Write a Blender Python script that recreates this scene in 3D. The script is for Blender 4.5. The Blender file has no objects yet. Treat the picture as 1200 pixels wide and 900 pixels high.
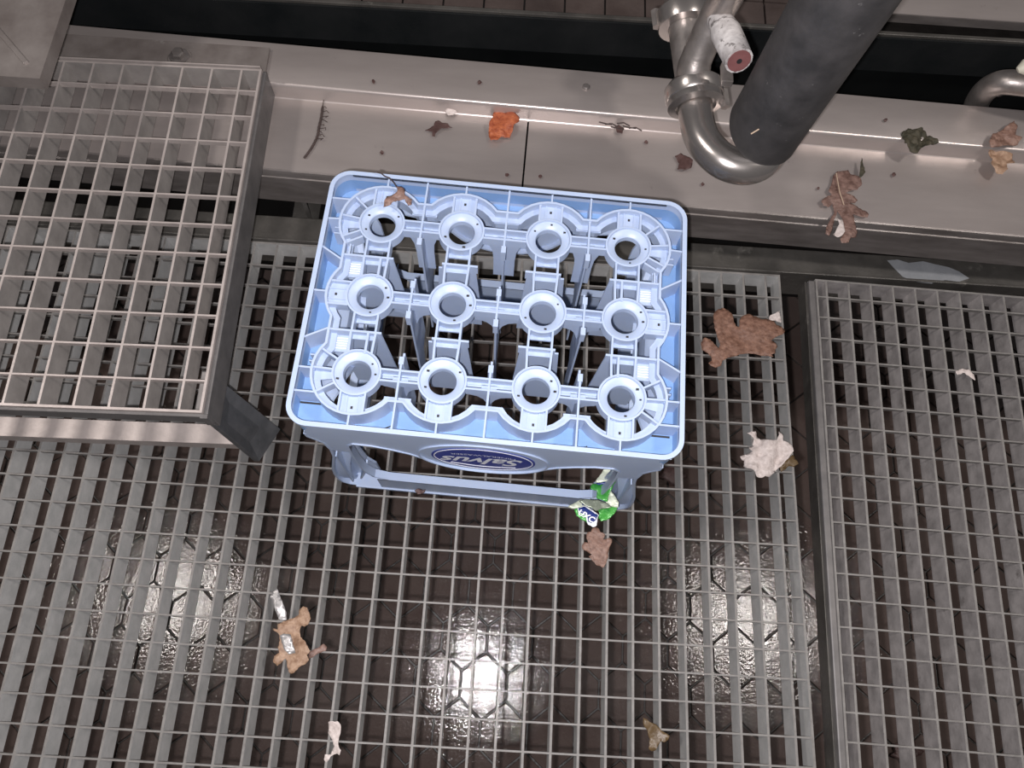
import bpy, bmesh, math, random
from mathutils import Vector, Matrix
from mathutils.geometry import delaunay_2d_cdt
random.seed(7)
SC = bpy.context.scene
COL = SC.collection
PI = math.pi

# ------------------------------------------------------------------ camera
RW = ((0.9980065827, 0.0535711081, 0.0333616128),
      (0.0618079964, -0.9365063424, -0.3451603138),
      (0.0127527415, 0.3465342797, -0.9379506174))
CP = Vector((-0.01889758, -0.17769268, 1.03194012))
FPX = 913.495
cd = bpy.data.cameras.new('camera'); cam = bpy.data.objects.new('camera', cd); COL.objects.link(cam)
cd.sensor_fit = 'HORIZONTAL'; cd.sensor_width = 36.0; cd.lens = FPX / 1200 * 36.0
cd.clip_start = 0.02; cd.clip_end = 50
r_, d_, f_ = (Vector(v) for v in RW)
cam.matrix_world = Matrix(((r_.x, -d_.x, -f_.x, CP.x), (r_.y, -d_.y, -f_.y, CP.y), (r_.z, -d_.z, -f_.z, CP.z), (0, 0, 0, 1)))
SC.camera = cam

# ------------------------------------------------------------------ world, lamps, exposure
W = bpy.data.worlds.new('hall_ambience'); SC.world = W; W.use_nodes = True
W.node_tree.nodes['Background'].inputs[0].default_value = (0.95, 0.92, 0.95, 1)
W.node_tree.nodes['Background'].inputs[1].default_value = 0.065
ld = bpy.data.lights.new('phone_flash', 'POINT'); flash = bpy.data.objects.new('phone_flash', ld); COL.objects.link(flash)
ld.energy = 42.0; ld.shadow_soft_size = 0.006; ld.color = (1.0, 0.96, 0.97)
flash.location = CP + r_ * -0.020 + d_ * 0.016
for nm, loc, e, sx, sy in (('hall_lamp', (-1.96, 0.15, 2.6), 30, 0.32, 0.20), ('hall_lamp', (1.60, 0.19, 2.6), 30, 0.30, 0.26)):
    al = bpy.data.lights.new(nm, 'AREA'); ao = bpy.data.objects.new(nm, al); COL.objects.link(ao)
    al.shape = 'RECTANGLE'; al.size = sx; al.size_y = sy; al.energy = e; al.color = (1.0, 0.93, 0.88); ao.location = loc
SC.view_settings.view_transform = 'Standard'; SC.view_settings.look = 'None'
SC.view_settings.gamma = 1.0; SC.view_settings.use_curve_mapping = False
SC.view_settings.exposure = 0.0

# ------------------------------------------------------------------ helpers
def at(u, v, z):
    """point of the photograph (1200x900) at height z"""
    d = (r_ * ((u - 600) / FPX)) + (d_ * ((v - 450) / FPX)) + f_
    return CP + d * ((z - CP.z) / d.z)

def tag(o, label, cat, group=None, kind=None):
    if label: o['label'] = label
    if cat: o['category'] = cat
    if group: o['group'] = group
    if kind: o['kind'] = kind
    return o
def empty(name, loc=(0, 0, 0), rz=0.0):
    o = bpy.data.objects.new(name, None); COL.objects.link(o)
    o.location = loc; o.rotation_euler = (0, 0, rz); o.empty_display_size = 0.05
    return o
def link(name, me, mat, parent=None):
    o = bpy.data.objects.new(name, me); COL.objects.link(o)
    if mat and not me.materials: me.materials.append(mat)
    if parent: o.parent = parent
    return o

class MB:
    def __init__(s): s.v = []; s.f = []
    def add(s, vs, fs):
        n = len(s.v); s.v += [tuple(v) for v in vs]; s.f += [tuple(i + n for i in f) for f in fs]; return s
    def box(s, x0, x1, y0, y1, z0, z1):
        return s.add([(x0, y0, z0), (x1, y0, z0), (x1, y1, z0), (x0, y1, z0), (x0, y0, z1), (x1, y0, z1), (x1, y1, z1), (x0, y1, z1)],
                     [(3, 2, 1, 0), (4, 5, 6, 7), (0, 1, 5, 4), (1, 2, 6, 5), (2, 3, 7, 6), (3, 0, 4, 7)])
    def bar(s, a, b, w, z0, z1):
        """upright strip from a to b (xy), width w, height z0..z1"""
        a = Vector(a[:2]); b = Vector(b[:2]); d = (b - a).normalized(); n = Vector((-d.y, d.x)) * (w / 2)
        p = [a - n, b - n, b + n, a + n]
        return s.add([(q.x, q.y, z0) for q in p] + [(q.x, q.y, z1) for q in p],
                     [(3, 2, 1, 0), (4, 5, 6, 7), (0, 1, 5, 4), (1, 2, 6, 5), (2, 3, 7, 6), (3, 0, 4, 7)])
    def wall(s, pts, th, z0, z1, closed=True, mp=None):
        """ribbon of thickness th along a polyline in a plane; mp maps (p, q, h) to xyz"""
        mp = mp or (lambda p, q, h: (p, q, h))
        n = len(pts); P = [Vector(p) for p in pts]; L = []; R = []
        for i in range(n):
            a = P[(i - 1) % n] if (closed or i > 0) else P[i]
            b = P[(i + 1) % n] if (closed or i < n - 1) else P[i]
            d1 = (P[i] - a); d2 = (b - P[i])
            if d1.length < 1e-9: d1 = d2
            if d2.length < 1e-9: d2 = d1
            d1 = d1.normalized(); d2 = d2.normalized()
            n1 = Vector((-d1.y, d1.x)); n2 = Vector((-d2.y, d2.x)); m = (n1 + n2)
            m = m.normalized() if m.length > 1e-6 else n1
            k = min(2.0, 1.0 / max(0.3, m.dot(n1)))
            L.append(P[i] + m * (th / 2 * k)); R.append(P[i] - m * (th / 2 * k))
        vs = [mp(p.x, p.y, z0) for p in L] + [mp(p.x, p.y, z0) for p in R] + [mp(p.x, p.y, z1) for p in L] + [mp(p.x, p.y, z1) for p in R]
        fs = []
        for i in range(n if closed else n - 1):
            j = (i + 1) % n
            fs += [(i, j, 2 * n + j, 2 * n + i), (n + j, n + i, 3 * n + i, 3 * n + j), (2 * n + i, 2 * n + j, 3 * n + j, 3 * n + i), (j, i, n + i, n + j)]
        if not closed:
            fs += [(n, 0, 2 * n, 3 * n), (n - 1, 2 * n - 1, 4 * n - 1, 3 * n - 1)]
        return s.add(vs, fs)
    def prism(s, pts, h0, h1, mp=None, holes=()):
        """plate with any outline and holes"""
        mp = mp or (lambda p, q, h: (p, q, h))
        vs = []; es = []
        for lp in [pts] + list(holes):
            b = len(vs); vs += [Vector(p[:2]) for p in lp]; es += [(b + i, b + (i + 1) % len(lp)) for i in range(len(lp))]
        ov, oe, of, _, _, _ = delaunay_2d_cdt(vs, es, [], 1 if not holes else 2, 1e-7)
        if holes:
            def inside(pt, poly):
                c = False; n = len(poly)
                for i in range(n):
                    x1, y1 = poly[i][:2]; x2, y2 = poly[(i + 1) % n][:2]
                    if (y1 > pt.y) != (y2 > pt.y) and pt.x < (x2 - x1) * (pt.y - y1) / (y2 - y1) + x1: c = not c
                return c
            ff = []
            for f in of:
                c = sum((ov[i] for i in f), Vector((0, 0))) / len(f)
                if inside(c, pts) and not any(inside(c, h) for h in holes): ff.append(f)
            of = ff
        n = len(ov)
        v3 = [mp(p.x, p.y, h0) for p in ov] + [mp(p.x, p.y, h1) for p in ov]
        cnt = {}
        for f in of:
            for i in range(len(f)):
                e = (f[i], f[(i + 1) % len(f)]); cnt[e] = 1
        fs = [tuple(reversed(f)) for f in of] + [tuple(i + n for i in f) for f in of]
        for (a, b) in cnt:
            if (b, a) not in cnt: fs.append((a, b, b + n, a + n))
        return s.add(v3, fs)
    def lathe(s, prof, c=(0, 0), seg=28):
        n = len(prof); vs = []
        for k in range(seg):
            a = 2 * PI * k / seg; ca, sa = math.cos(a), math.sin(a)
            vs += [(c[0] + r * ca, c[1] + r * sa, z) for r, z in prof]
        fs = []
        for k in range(seg):
            k2 = (k + 1) % seg
            for i in range(n - 1): fs.append((k * n + i, k2 * n + i, k2 * n + i + 1, k * n + i + 1))
        return s.add(vs, fs)
    def tube(s, path, r, seg=18, caps=True):
        P = [Vector(p) for p in path]; n = len(P)
        rs = r if isinstance(r, (list, tuple)) else [r] * n
        vs = []; up = None
        for i in range(n):
            t = (P[min(n - 1, i + 1)] - P[max(0, i - 1)]).normalized()
            if up is None:
                up = t.orthogonal().normalized()
            else:
                up = (up - t * up.dot(t)).normalized()
            w = t.cross(up)
            for k in range(seg):
                a = 2 * PI * k / seg
                vs.append(P[i] + (up * math.cos(a) + w * math.sin(a)) * rs[i])
        fs = []
        for i in range(n - 1):
            for k in range(seg):
                k2 = (k + 1) % seg
                fs.append((i * seg + k, i * seg + k2, (i + 1) * seg + k2, (i + 1) * seg + k))
        if caps: fs += [tuple(reversed(range(seg))), tuple((n - 1) * seg + k for k in range(seg))]
        return s.add(vs, fs)
    def mesh(s, name):
        me = bpy.data.meshes.new(name); me.from_pydata(s.v, [], s.f); me.update()
        bm = bmesh.new(); bm.from_mesh(me); bmesh.ops.recalc_face_normals(bm, faces=bm.faces); bm.to_mesh(me); bm.free()
        return me
    def build(s, name, mat, parent=None, smooth=False, bevel=0.0):
        me = s.mesh(name)
        if smooth:
            me.polygons.foreach_set('use_smooth', [True] * len(me.polygons))
            me.set_sharp_from_angle(angle=math.radians(38))
        o = link(name, me, mat, parent)
        if bevel:
            m = o.modifiers.new('bevel', 'BEVEL'); m.width = bevel; m.segments = 2; m.limit_method = 'ANGLE'
        return o
def spline(pts, n=6):
    P = [Vector(p) for p in pts]; out = []
    for i in range(len(P) - 1):
        p0 = P[max(0, i - 1)]; p1 = P[i]; p2 = P[i + 1]; p3 = P[min(len(P) - 1, i + 2)]
        for k in range(n):
            t = k / n
            out.append(0.5 * ((2 * p1) + (p2 - p0) * t + (2 * p0 - 5 * p1 + 4 * p2 - p3) * t * t + (3 * p1 - p0 - 3 * p2 + p3) * t ** 3))
    out.append(P[-1]); return out
def arc(cx, cy, r, a0, a1, n=10):
    return [(cx + r * math.cos(math.radians(a0 + (a1 - a0) * i / n)), cy + r * math.sin(math.radians(a0 + (a1 - a0) * i / n))) for i in range(n + 1)]
def rrect(hw, hh, r, n=8):
    return arc(hw - r, hh - r, r, 0, 90, n) + arc(-hw + r, hh - r, r, 90, 180, n) + arc(-hw + r, -hh + r, r, 180, 270, n) + arc(hw - r, -hh + r, r, 270, 360, n)

# ------------------------------------------------------------------ materials (all procedural)
def mat(name, base, rough=0.5, metal=0.0, var=None, vscale=30, vamt=0.5, bump=0.0, bscale=200, rvar=0.0, spec=None, sss=0.0, stretch=None, coat=0.0, detail=5, bdist=0.002):
    m = bpy.data.materials.new(name); m.use_nodes = True; nt = m.node_tree; N = nt.nodes; L = nt.links
    b = N['Principled BSDF']; b.inputs['Base Color'].default_value = (*base, 1); b.inputs['Roughness'].default_value = rough; b.inputs['Metallic'].default_value = metal
    if spec is not None: b.inputs['Specular IOR Level'].default_value = spec
    if sss: b.inputs['Subsurface Weight'].default_value = sss; b.inputs['Subsurface Radius'].default_value = (0.006, 0.009, 0.015)
    if coat: b.inputs['Coat Weight'].default_value = coat; b.inputs['Coat Roughness'].default_value = 0.15
    g = N.new('ShaderNodeNewGeometry'); mp = N.new('ShaderNodeMapping'); L.new(g.outputs['Position'], mp.inputs[0])
    if stretch: mp.inputs['Scale'].default_value = stretch
    if var:
        n1 = N.new('ShaderNodeTexNoise'); n1.inputs['Scale'].default_value = vscale; n1.inputs['Detail'].default_value = detail; n1.inputs['Roughness'].default_value = 0.6
        L.new(mp.outputs[0], n1.inputs['Vector'])
        rp = N.new('ShaderNodeValToRGB'); rp.color_ramp.elements[0].position = 0.5 - 0.28 * (1.2 - vamt); rp.color_ramp.elements[1].position = 0.5 + 0.28 * (1.2 - vamt) + 0.05
        rp.color_ramp.elements[0].color = (*base, 1); rp.color_ramp.elements[1].color = (*var, 1)
        L.new(n1.outputs['Fac'], rp.inputs[0]); L.new(rp.outputs[0], b.inputs['Base Color'])
        if rvar:
            mr = N.new('ShaderNodeMapRange'); mr.inputs['To Min'].default_value = max(0.02, rough - rvar); mr.inputs['To Max'].default_value = min(1, rough + rvar)
            mr.inputs['From Min'].default_value = 0.3; mr.inputs['From Max'].default_value = 0.7
            L.new(n1.outputs['Fac'], mr.inputs[0]); L.new(mr.outputs[0], b.inputs['Roughness'])
    if bump:
        n2 = N.new('ShaderNodeTexNoise'); n2.inputs['Scale'].default_value = bscale; n2.inputs['Detail'].default_value = 4
        L.new(mp.outputs[0], n2.inputs['Vector'])
        bp = N.new('ShaderNodeBump'); bp.inputs['Strength'].default_value = bump; bp.inputs['Distance'].default_value = bdist
        L.new(n2.outputs['Fac'], bp.inputs['Height']); L.new(bp.outputs[0], b.inputs['Normal'])
    return m
M = {}
M['galv'] = mat('galvanised_steel', (0.40, 0.405, 0.40), 0.55, 0.1, (0.54, 0.535, 0.53), 45, 0.5, 0.1, 300)
M['galv_dark'] = mat('dark_galvanised_steel', (0.155, 0.145, 0.138), 0.55, 0.1, (0.25, 0.24, 0.23), 60, 0.5, 0.15, 300)  # darker steel for bar tops and cross bars
M['galv_old'] = mat('stained_galvanised_steel', (0.235, 0.22, 0.218), 0.55, 0.1, (0.42, 0.395, 0.39), 38, 0.55, 0.2, 250)
M['platform'] = mat('platform_steel', (0.25, 0.232, 0.222), 0.5, 0.25, (0.37, 0.345, 0.33), 35, 0.5, 0.1, 250)
M['platform_top'] = mat('platform_pale_steel', (0.42, 0.37, 0.35), 0.45, 0.35, (0.55, 0.49, 0.465), 50, 0.5, 0.1, 250)  # paler steel for bar tops, edge bands and stretcher
M['side'] = mat('grimy_steel', (0.105, 0.10, 0.10), 0.5, 0.25, (0.165, 0.155, 0.152), 40, 0.5, 0.1, 220)
M['leg'] = mat('dark_steel', (0.075, 0.078, 0.082), 0.45, 0.3, (0.13, 0.13, 0.137), 45, 0.5, 0.1, 200)
M['stainless'] = mat('brushed_stainless', (0.46, 0.408, 0.388), 0.34, 0.62, (0.58, 0.52, 0.495), 14, 0.45, 0.04, 400, stretch=(0.35, 1.6, 1))
M['stainless_dark'] = mat('dirty_stainless', (0.13, 0.115, 0.108), 0.38, 0.45, (0.27, 0.245, 0.235), 22, 0.5, 0.1, 200, stretch=(0.5, 2, 2))
M['pipe'] = mat('polished_pipe_steel', (0.50, 0.46, 0.44), 0.24, 0.9, (0.60, 0.56, 0.53), 30, 0.4, 0.02, 300)
M['pipe_dull'] = mat('dull_pipe_steel', (0.26, 0.235, 0.22), 0.38, 0.75, (0.46, 0.42, 0.40), 40, 0.5, 0.1, 250)
M['mount'] = mat('stained_mounting_plate', (0.17, 0.145, 0.135), 0.4, 0.35, (0.30, 0.27, 0.255), 16, 0.6, 0.05, 200)
M['frame'] = mat('wet_frame_steel', (0.050, 0.047, 0.043), 0.4, 0.2, (0.105, 0.098, 0.09), 18, 0.5, 0.2, 160)
M['rubber'] = mat('black_foam_rubber', (0.024, 0.023, 0.024), 0.65, 0, (0.058, 0.054, 0.055), 30, 0.6, 0.15, 120)
M['black'] = mat('black_trough', (0.004, 0.0045, 0.005), 0.3, 0, (0.008, 0.009, 0.009), 10, 0.5, spec=0.25)
M['trough_wall'] = mat('glossy_dark_steel', (0.012, 0.014, 0.015), 0.22, 0.2, (0.025, 0.026, 0.027), 12, 0.5, spec=0.4)
M['tile'] = mat('wet_brown_paver', (0.082, 0.057, 0.050), 0.06, 0, (0.125, 0.095, 0.085), 9, 0.5, 0.6, 170, 0.02, spec=0.6, bdist=0.0008)
M['joint'] = mat('dark_wet_grout', (0.014, 0.012, 0.011), 0.4, 0, (0.03, 0.026, 0.024), 40, 0.5, 0.3, 150)
M['blue'] = mat('light_blue_plastic', (0.20, 0.345, 0.60), 0.36, 0, (0.225, 0.37, 0.62), 20, 0.4, 0.03, 300, sss=0.15)  # deeper copy, saturation from light bouncing between trough walls put into colour
M['pale'] = mat('overexposed_blue_plastic', (0.385, 0.470, 0.645), 0.38, 0, (0.415, 0.50, 0.67), 20, 0.4, 0.03, 300, sss=0.12)  # paler copy of the crate plastic, overexposure put into its colour
M['logo_blue'] = mat('logo_blue_print', (0.015, 0.035, 0.26), 0.35)
M['white'] = mat('white_print', (0.80, 0.82, 0.88), 0.4)
M['hole'] = mat('dark_speck', (0.02, 0.018, 0.02), 0.6)
M['leaf_brown'] = mat('brown_oak_leaf', (0.125, 0.058, 0.038), 0.55, 0, (0.30, 0.165, 0.115), 130, 0.6, 0.8, 220)
M['leaf_red'] = mat('reddish_brown_leaf', (0.145, 0.078, 0.058), 0.5, 0, (0.29, 0.175, 0.135), 170, 0.6, 0.6, 260)
M['leaf_orange'] = mat('orange_leaf', (0.24, 0.045, 0.016), 0.5, 0, (0.52, 0.15, 0.06), 150, 0.6, 0.7, 260)
M['leaf_tan'] = mat('pale_tan_leaf', (0.22, 0.125, 0.075), 0.55, 0, (0.46, 0.31, 0.215), 130, 0.6, 0.8, 240)
M['leaf_olive'] = mat('wet_olive_leaf', (0.085, 0.052, 0.022), 0.4, 0, (0.15, 0.10, 0.05), 60, 0.5, 0.4, 220)
M['leaf_dark'] = mat('rotten_dark_leaf', (0.045, 0.022, 0.02), 0.5, 0, (0.11, 0.06, 0.055), 120, 0.5, 0.5, 260)
M['leaf_ledge'] = mat('dull_brown_leaf', (0.11, 0.06, 0.048), 0.5, 0, (0.28, 0.175, 0.145), 120, 0.6, 0.7, 240)
M['moss'] = mat('dark_moss', (0.022, 0.022, 0.012), 0.7, 0, (0.085, 0.07, 0.045), 130, 0.5, 0.8, 300)
M['twig'] = mat('dark_twig', (0.03, 0.02, 0.018), 0.6, 0, (0.075, 0.05, 0.045), 200, 0.5, 0.5, 400)
M['straw'] = mat('pale_straw', (0.5, 0.38, 0.28), 0.6)
M['tissue'] = mat('wet_white_tissue', (0.45, 0.385, 0.36), 0.7, 0, (0.74, 0.66, 0.63), 170, 0.5, 0.7, 250)
M['foil'] = mat('crumpled_silver_foil', (0.26, 0.255, 0.25), 0.35, 0.4, (0.52, 0.50, 0.50), 120, 0.5, 0.4, 200)
M['green'] = mat('green_wrapper_foil', (0.02, 0.20, 0.03), 0.28, 0.1, (0.10, 0.42, 0.08), 130, 0.5, 0.4, 200)
M['pale_green'] = mat('pale_wrapper_foil', (0.42, 0.47, 0.36), 0.35, 0.1, (0.60, 0.64, 0.54), 90, 0.5, 0.3, 200)
M['grey_green'] = mat('wrapper_inside', (0.17, 0.20, 0.15), 0.35, 0.3, (0.30, 0.33, 0.27), 90, 0.5, 0.3, 200)
M['badge'] = mat('wrapper_badge_blue', (0.012, 0.028, 0.17), 0.3)
M['foam_white'] = mat('cracked_white_coating', (0.36, 0.335, 0.33), 0.7, 0, (0.66, 0.63, 0.62), 45, 0.75, 0.8, 90)
M['pink'] = mat('pink_pipe_end', (0.22, 0.09, 0.088), 0.6, 0, (0.15, 0.055, 0.055), 60, 0.5)
M['cream'] = mat('cream_plastic', (0.62, 0.60, 0.50), 0.5)
M['patch'] = mat('grey_paint_smear', (0.20, 0.21, 0.225), 0.55, 0.0, (0.27, 0.28, 0.295), 40, 0.5)
M['backtile'] = mat('brown_back_tile', (0.055, 0.04, 0.036), 0.4, 0, (0.085, 0.066, 0.06), 20, 0.5, 0.3, 150)
M['water'] = mat('water_film', (0.5, 0.5, 0.5), 0.05)

def flecks(m, scale, lo, hi, col):
    nt = m.node_tree; b = nt.nodes['Principled BSDF']; src = b.inputs['Base Color'].links[0].from_socket
    g = nt.nodes.new('ShaderNodeNewGeometry'); n = nt.nodes.new('ShaderNodeTexNoise'); n.inputs['Scale'].default_value = scale; n.inputs['Detail'].default_value = 6; n.inputs['Roughness'].default_value = 0.7
    nt.links.new(g.outputs['Position'], n.inputs['Vector'])
    r = nt.nodes.new('ShaderNodeMapRange'); r.inputs['From Min'].default_value = lo; r.inputs['From Max'].default_value = hi; nt.links.new(n.outputs['Fac'], r.inputs[0])
    x = nt.nodes.new('ShaderNodeMix'); x.data_type = 'RGBA'; x.inputs['B'].default_value = (*col, 1)
    nt.links.new(r.outputs[0], x.inputs['Factor']); nt.links.new(src, x.inputs['A']); nt.links.new(x.outputs['Result'], b.inputs['Base Color'])
flecks(M['rubber'], 75, 0.66, 0.72, (0.20, 0.19, 0.19))
flecks(M['stainless'], 26, 0.66, 0.74, (0.36, 0.315, 0.30))
flecks(M['galv_old'], 30, 0.62, 0.72, (0.17, 0.155, 0.15))
flecks(M['frame'], 22, 0.60, 0.72, (0.17, 0.16, 0.145))
flecks(M['foam_white'], 60, 0.56, 0.62, (0.17, 0.155, 0.15))
flecks(M['mount'], 9, 0.60, 0.63, (0.29, 0.265, 0.25))
flecks(M['pale'], 85, 0.73, 0.76, (0.10, 0.10, 0.13))

# ------------------------------------------------------------------ setting: hexagonal paved floor below the grating
FZ = -0.75
floor = MB().box(-2.2, 2.2, -1.6, 2.0, FZ - 0.03, FZ - 0.004).build('floor', M['joint']); floor['kind'] = 'structure'
TW, TE, TS = 0.0985, 0.0545, 0.0405          # across flats, upright edge, slant
def hex_mesh(name):
    g = 0.0017; w = TW / 2 - g; e = TE / 2 - g * 0.6; tip = TE / 2 + TS - g * 1.15
    o = [(w, -e), (w, e), (0, tip), (-w, e), (-w, -e), (0, -tip)]
    i = [(x * 0.975, y * 0.975) for x, y in o]
    vs = [(x, y, -0.012) for x, y in o] + [(x, y, -0.0012) for x, y in o] + [(x, y, 0.0008) for x, y in i]
    fs = [(12, 13, 14, 15, 16, 17)]
    for k in range(6):
        j = (k + 1) % 6; fs += [(k, j, 6 + j, 6 + k), (6 + k, 6 + j, 12 + j, 12 + k)]
    return MB().add(vs, fs).mesh(name)
hexme = hex_mesh('tile'); hexme.materials.append(M['tile'])
spots = []
rot = math.radians(-1.0)
for j in range(-9, 16):
    for i in range(-16, 17):
        lx = -0.0640 - (0.0 if j % 2 == 0 else TW / 2) + i * TW; ly = 0.0770 + j * (TE + TS)
        x = lx * math.cos(rot) - ly * math.sin(rot); y = lx * math.sin(rot) + ly * math.cos(rot)
        if -1.55 < x < 1.6 and -0.75 < y < 1.35:
            p = Vector((x, y, FZ)) - CP; c = (p.dot(r_), p.dot(d_), p.dot(f_)); u = 600 + FPX * c[0] / c[2]; v = 450 + FPX * c[1] / c[2]
            spots.append(((0 if (-60 < u < 1260 and 240 < v < 960) else 1), (u - 600) ** 2 + (v - 690) ** 2, x, y))
spots.sort()
rest = MB()
for k, (_, _, x, y) in enumerate(spots):
    tz = FZ + random.uniform(-0.0012, 0.0012)
    if k < 300:
        o = link('tile', hexme, None, floor); o.location = (x, y, tz); o.rotation_euler = (random.uniform(-.003, .003), random.uniform(-.003, .003), rot)
    else:
        rest.add([(v.co.x + x, v.co.y + y, v.co.z + tz) for v in hexme.vertices], [tuple(p.vertices) for p in hexme.polygons])
ro = rest.build('tile_field', M['tile'], floor); ro['kind'] = 'stuff'

# ------------------------------------------------------------------ gratings
P0 = 0.0333
def grating(root, xs, ys, x0, x1, y0, y1, m, depth=0.034, th=0.003, cth=0.0022, cd_=0.0065, z=0.0, ends=(True, True, True, True), band=None, top=None):
    """bearing bars at xs run along y, thin cross bars at ys run along x; edge bands left, right, front, back"""
    band = band or depth
    top = top or m
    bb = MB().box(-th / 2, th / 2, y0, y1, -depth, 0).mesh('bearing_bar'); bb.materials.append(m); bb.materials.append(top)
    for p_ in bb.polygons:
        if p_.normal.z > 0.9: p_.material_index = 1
    cb = MB().box(x0, x1, -cth / 2, cth / 2, -cd_, 0.0003).mesh('cross_bar'); cb.materials.append(top)
    for x in xs:
        o = link('bearing_bar', bb, None, root); o.location = (x, 0, z)
    for y in ys:
        o = link('cross_bar', cb, None, root); o.location = (0, y, z)
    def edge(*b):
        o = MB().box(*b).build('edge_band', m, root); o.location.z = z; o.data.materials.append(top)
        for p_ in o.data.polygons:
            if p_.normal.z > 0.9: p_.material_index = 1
    if ends[0]: edge(x0 - th, x0, y0, y1, -band, 0.0004)
    if ends[1]: edge(x1, x1 + th, y0, y1, -band, 0.0004)
    if ends[2]: edge(x0 - th, x1 + th, y0 - th, y0, -band, 0.0004)
    if ends[3]: edge(x0 - th, x1 + th, y1, y1 + th, -band, 0.0004)
g1 = empty('floor_grating', (0, 0, 0))
tag(g1, 'large galvanised steel floor grating under the blue crate', 'grating')
grating(g1, [(i - 7) * P0 for i in range(-25, 19)], [-j * P0 for j in range(-11, 12)], -1.09, 0.3858, -0.40, 0.402, M['galv'], top=M['galv_dark'])
g2 = empty('floor_grating', (0.458, 0.3725, 0), math.radians(-1.35))
tag(g2, 'separate galvanised grating panel at the right, beyond the narrow gap', 'grating')
grating(g2, [i * 0.0336 for i in range(0, 13)], [-j * 0.0338 for j in range(0, 24)], -0.0135, 0.43, -0.80, 0.026, M['galv_old'], top=M['galv_dark'])

# frame that carries the gratings
fr = empty('support_beam', (0, 0.403, 0)); tag(fr, 'dark wet steel frame beam along the back of the gratings', 'steel frame')
MB().box(-1.3, 1.2, 0.006, 0.046, -0.06, 0.004).build('beam', M['frame'], fr, bevel=0.002)
MB().box(-1.3, 1.2, 0.0025, 0.0065, -0.06, 0.0075).build('upright_flange', M['frame'], fr, bevel=0.001)
pt = MB().prism([(at(u, v, 0.005).x, at(u, v, 0.005).y - 0.403) for u, v in
      [(1040, 305), (1052, 304), (1065, 308), (1082, 306), (1098, 310), (1112, 313), (1124, 318), (1136, 326), (1124, 330), (1108, 328), (1092, 332), (1072, 330), (1058, 324), (1050, 316)]], 0.0041, 0.0047).build('paint_smear', M['patch'], fr)
pt['label'] = 'grey smear on the beam'
fs = empty('grating_rail', (0.4355, 0.39, 0), math.radians(-1.25)); tag(fs, 'narrow steel rail along the left edge of the right grating panel', 'steel rail')
MB().box(-0.005, 0.005, -0.85, 0.008, -0.030, 0.003).build('rail_top', M['side'], fs, bevel=0.002)
MB().box(-0.0080, -0.005, -0.85, 0.008, -0.032, -0.004).build('rail_side', M['frame'], fs)

# ------------------------------------------------------------------ stainless ledge behind the gratings
lg = empty('steel_ledge', (0, 0, 0), math.radians(-1.6)); tag(lg, 'long stepped stainless steel ledge running behind the crate', 'steel ledge')
MB().box(-1.5, -0.0215, 0.4375, 0.558, 0.121, 0.125).build('lower_plate', M['stainless'], lg)
MB().box(-0.0190, 1.4, 0.4375, 0.558, 0.121, 0.125).build('lower_plate', M['stainless'], lg)
def extr(prof, x0, x1, th_closed=True):
    n = len(prof); vs = [(x0, y, z) for y, z in prof] + [(x1, y, z) for y, z in prof]
    return MB().add(vs, [(i, (i + 1) % n, n + (i + 1) % n, n + i) for i in range(n)] + [tuple(range(n))[::-1], tuple(range(n, 2 * n))])
extr([(0.4385, 0.1252), (0.4362, 0.1245), (0.4355, 0.1225), (0.4355, 0.112), (0.4338, 0.1112), (0.4338, 0.1088), (0.4355, 0.108), (0.4355, 0.052), (0.4395, 0.052), (0.4395, 0.121)], -1.5, 1.4).build('front_lip', M['stainless_dark'], lg, smooth=True)
extr([(0.5550, 0.1245), (0.5572, 0.1260), (0.5600, 0.1415), (0.5608, 0.1455), (0.5622, 0.1474), (0.5645, 0.1482), (0.6300, 0.1482), (0.6325, 0.1470), (0.6325, 0.06), (0.6295, 0.06), (0.6295, 0.143), (0.5670, 0.143), (0.5625, 0.120)], -1.5, 1.4).build('upper_plate', M['stainless'], lg, smooth=True)
p = at(660, 102, 0.149)
MB().lathe([(0, 0.0035), (0.004, 0.0035), (0.0052, 0.002), (0.0055, 0)], seg=14).build('rivet', M['stainless_dark'], lg).location = (p.x + 0.0155, p.y + 0.005, 0.1481)
br = empty('ledge_bracket', (-0.335, 0.475, 0)); tag(br, 'short steel bracket in the dark gap under the ledge', 'bracket')
MB().bar((-0.012, 0.03), (0.008, -0.02), 0.006, -0.01, 0.06).build('strut', M['frame'], br)
MB().box(-0.02, 0.02, -0.025, 0.035, -0.014, -0.01).build('foot_plate', M['frame'], br)

# trough, rail and tiles behind the ledge
tr = empty('drain_trough', (0, 0, 0), math.radians(0.8)); tag(tr, 'black drain trough behind the steel ledge', 'trough')
MB().box(-1.6, 1.4, 0.60, 0.745, -0.26, -0.25).build('trough_bottom', M['black'], tr)
MB().box(-1.6, 1.4, 0.736, 0.740, -0.25, 0.118).build('trough_wall', M['black'], tr)
MB().box(-1.6, 1.4, 0.728, 0.737, 0.075, 0.140).build('trough_band', M['trough_wall'], tr)
MB().box(-1.6, 1.4, 0.5, 0.52, -0.26, 0.03).build('trough_wall', M['black'], tr)
MB().box(-1.6, 1.4, 0.7300, 0.737, 0.1405, 0.146).build('rail', M['frame'], tr, bevel=0.001)
wb = MB().box(-1.6, 1.4, 0.742, 1.05, 0.08, 0.118).build('floor_behind', M['joint']); wb['kind'] = 'structure'; wb.name = 'floor'
bt = MB().box(-0.029, 0.029, -0.029, 0.029, 0, 0.008).mesh('tile'); bt.materials.append(M['backtile'])
for i in range(-14, 8):
    for j in range(3):
        o = link('tile', bt, None, wb); o.location = (i * 0.061 + 0.01, 0.775 + j * 0.061, 0.118)
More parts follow.
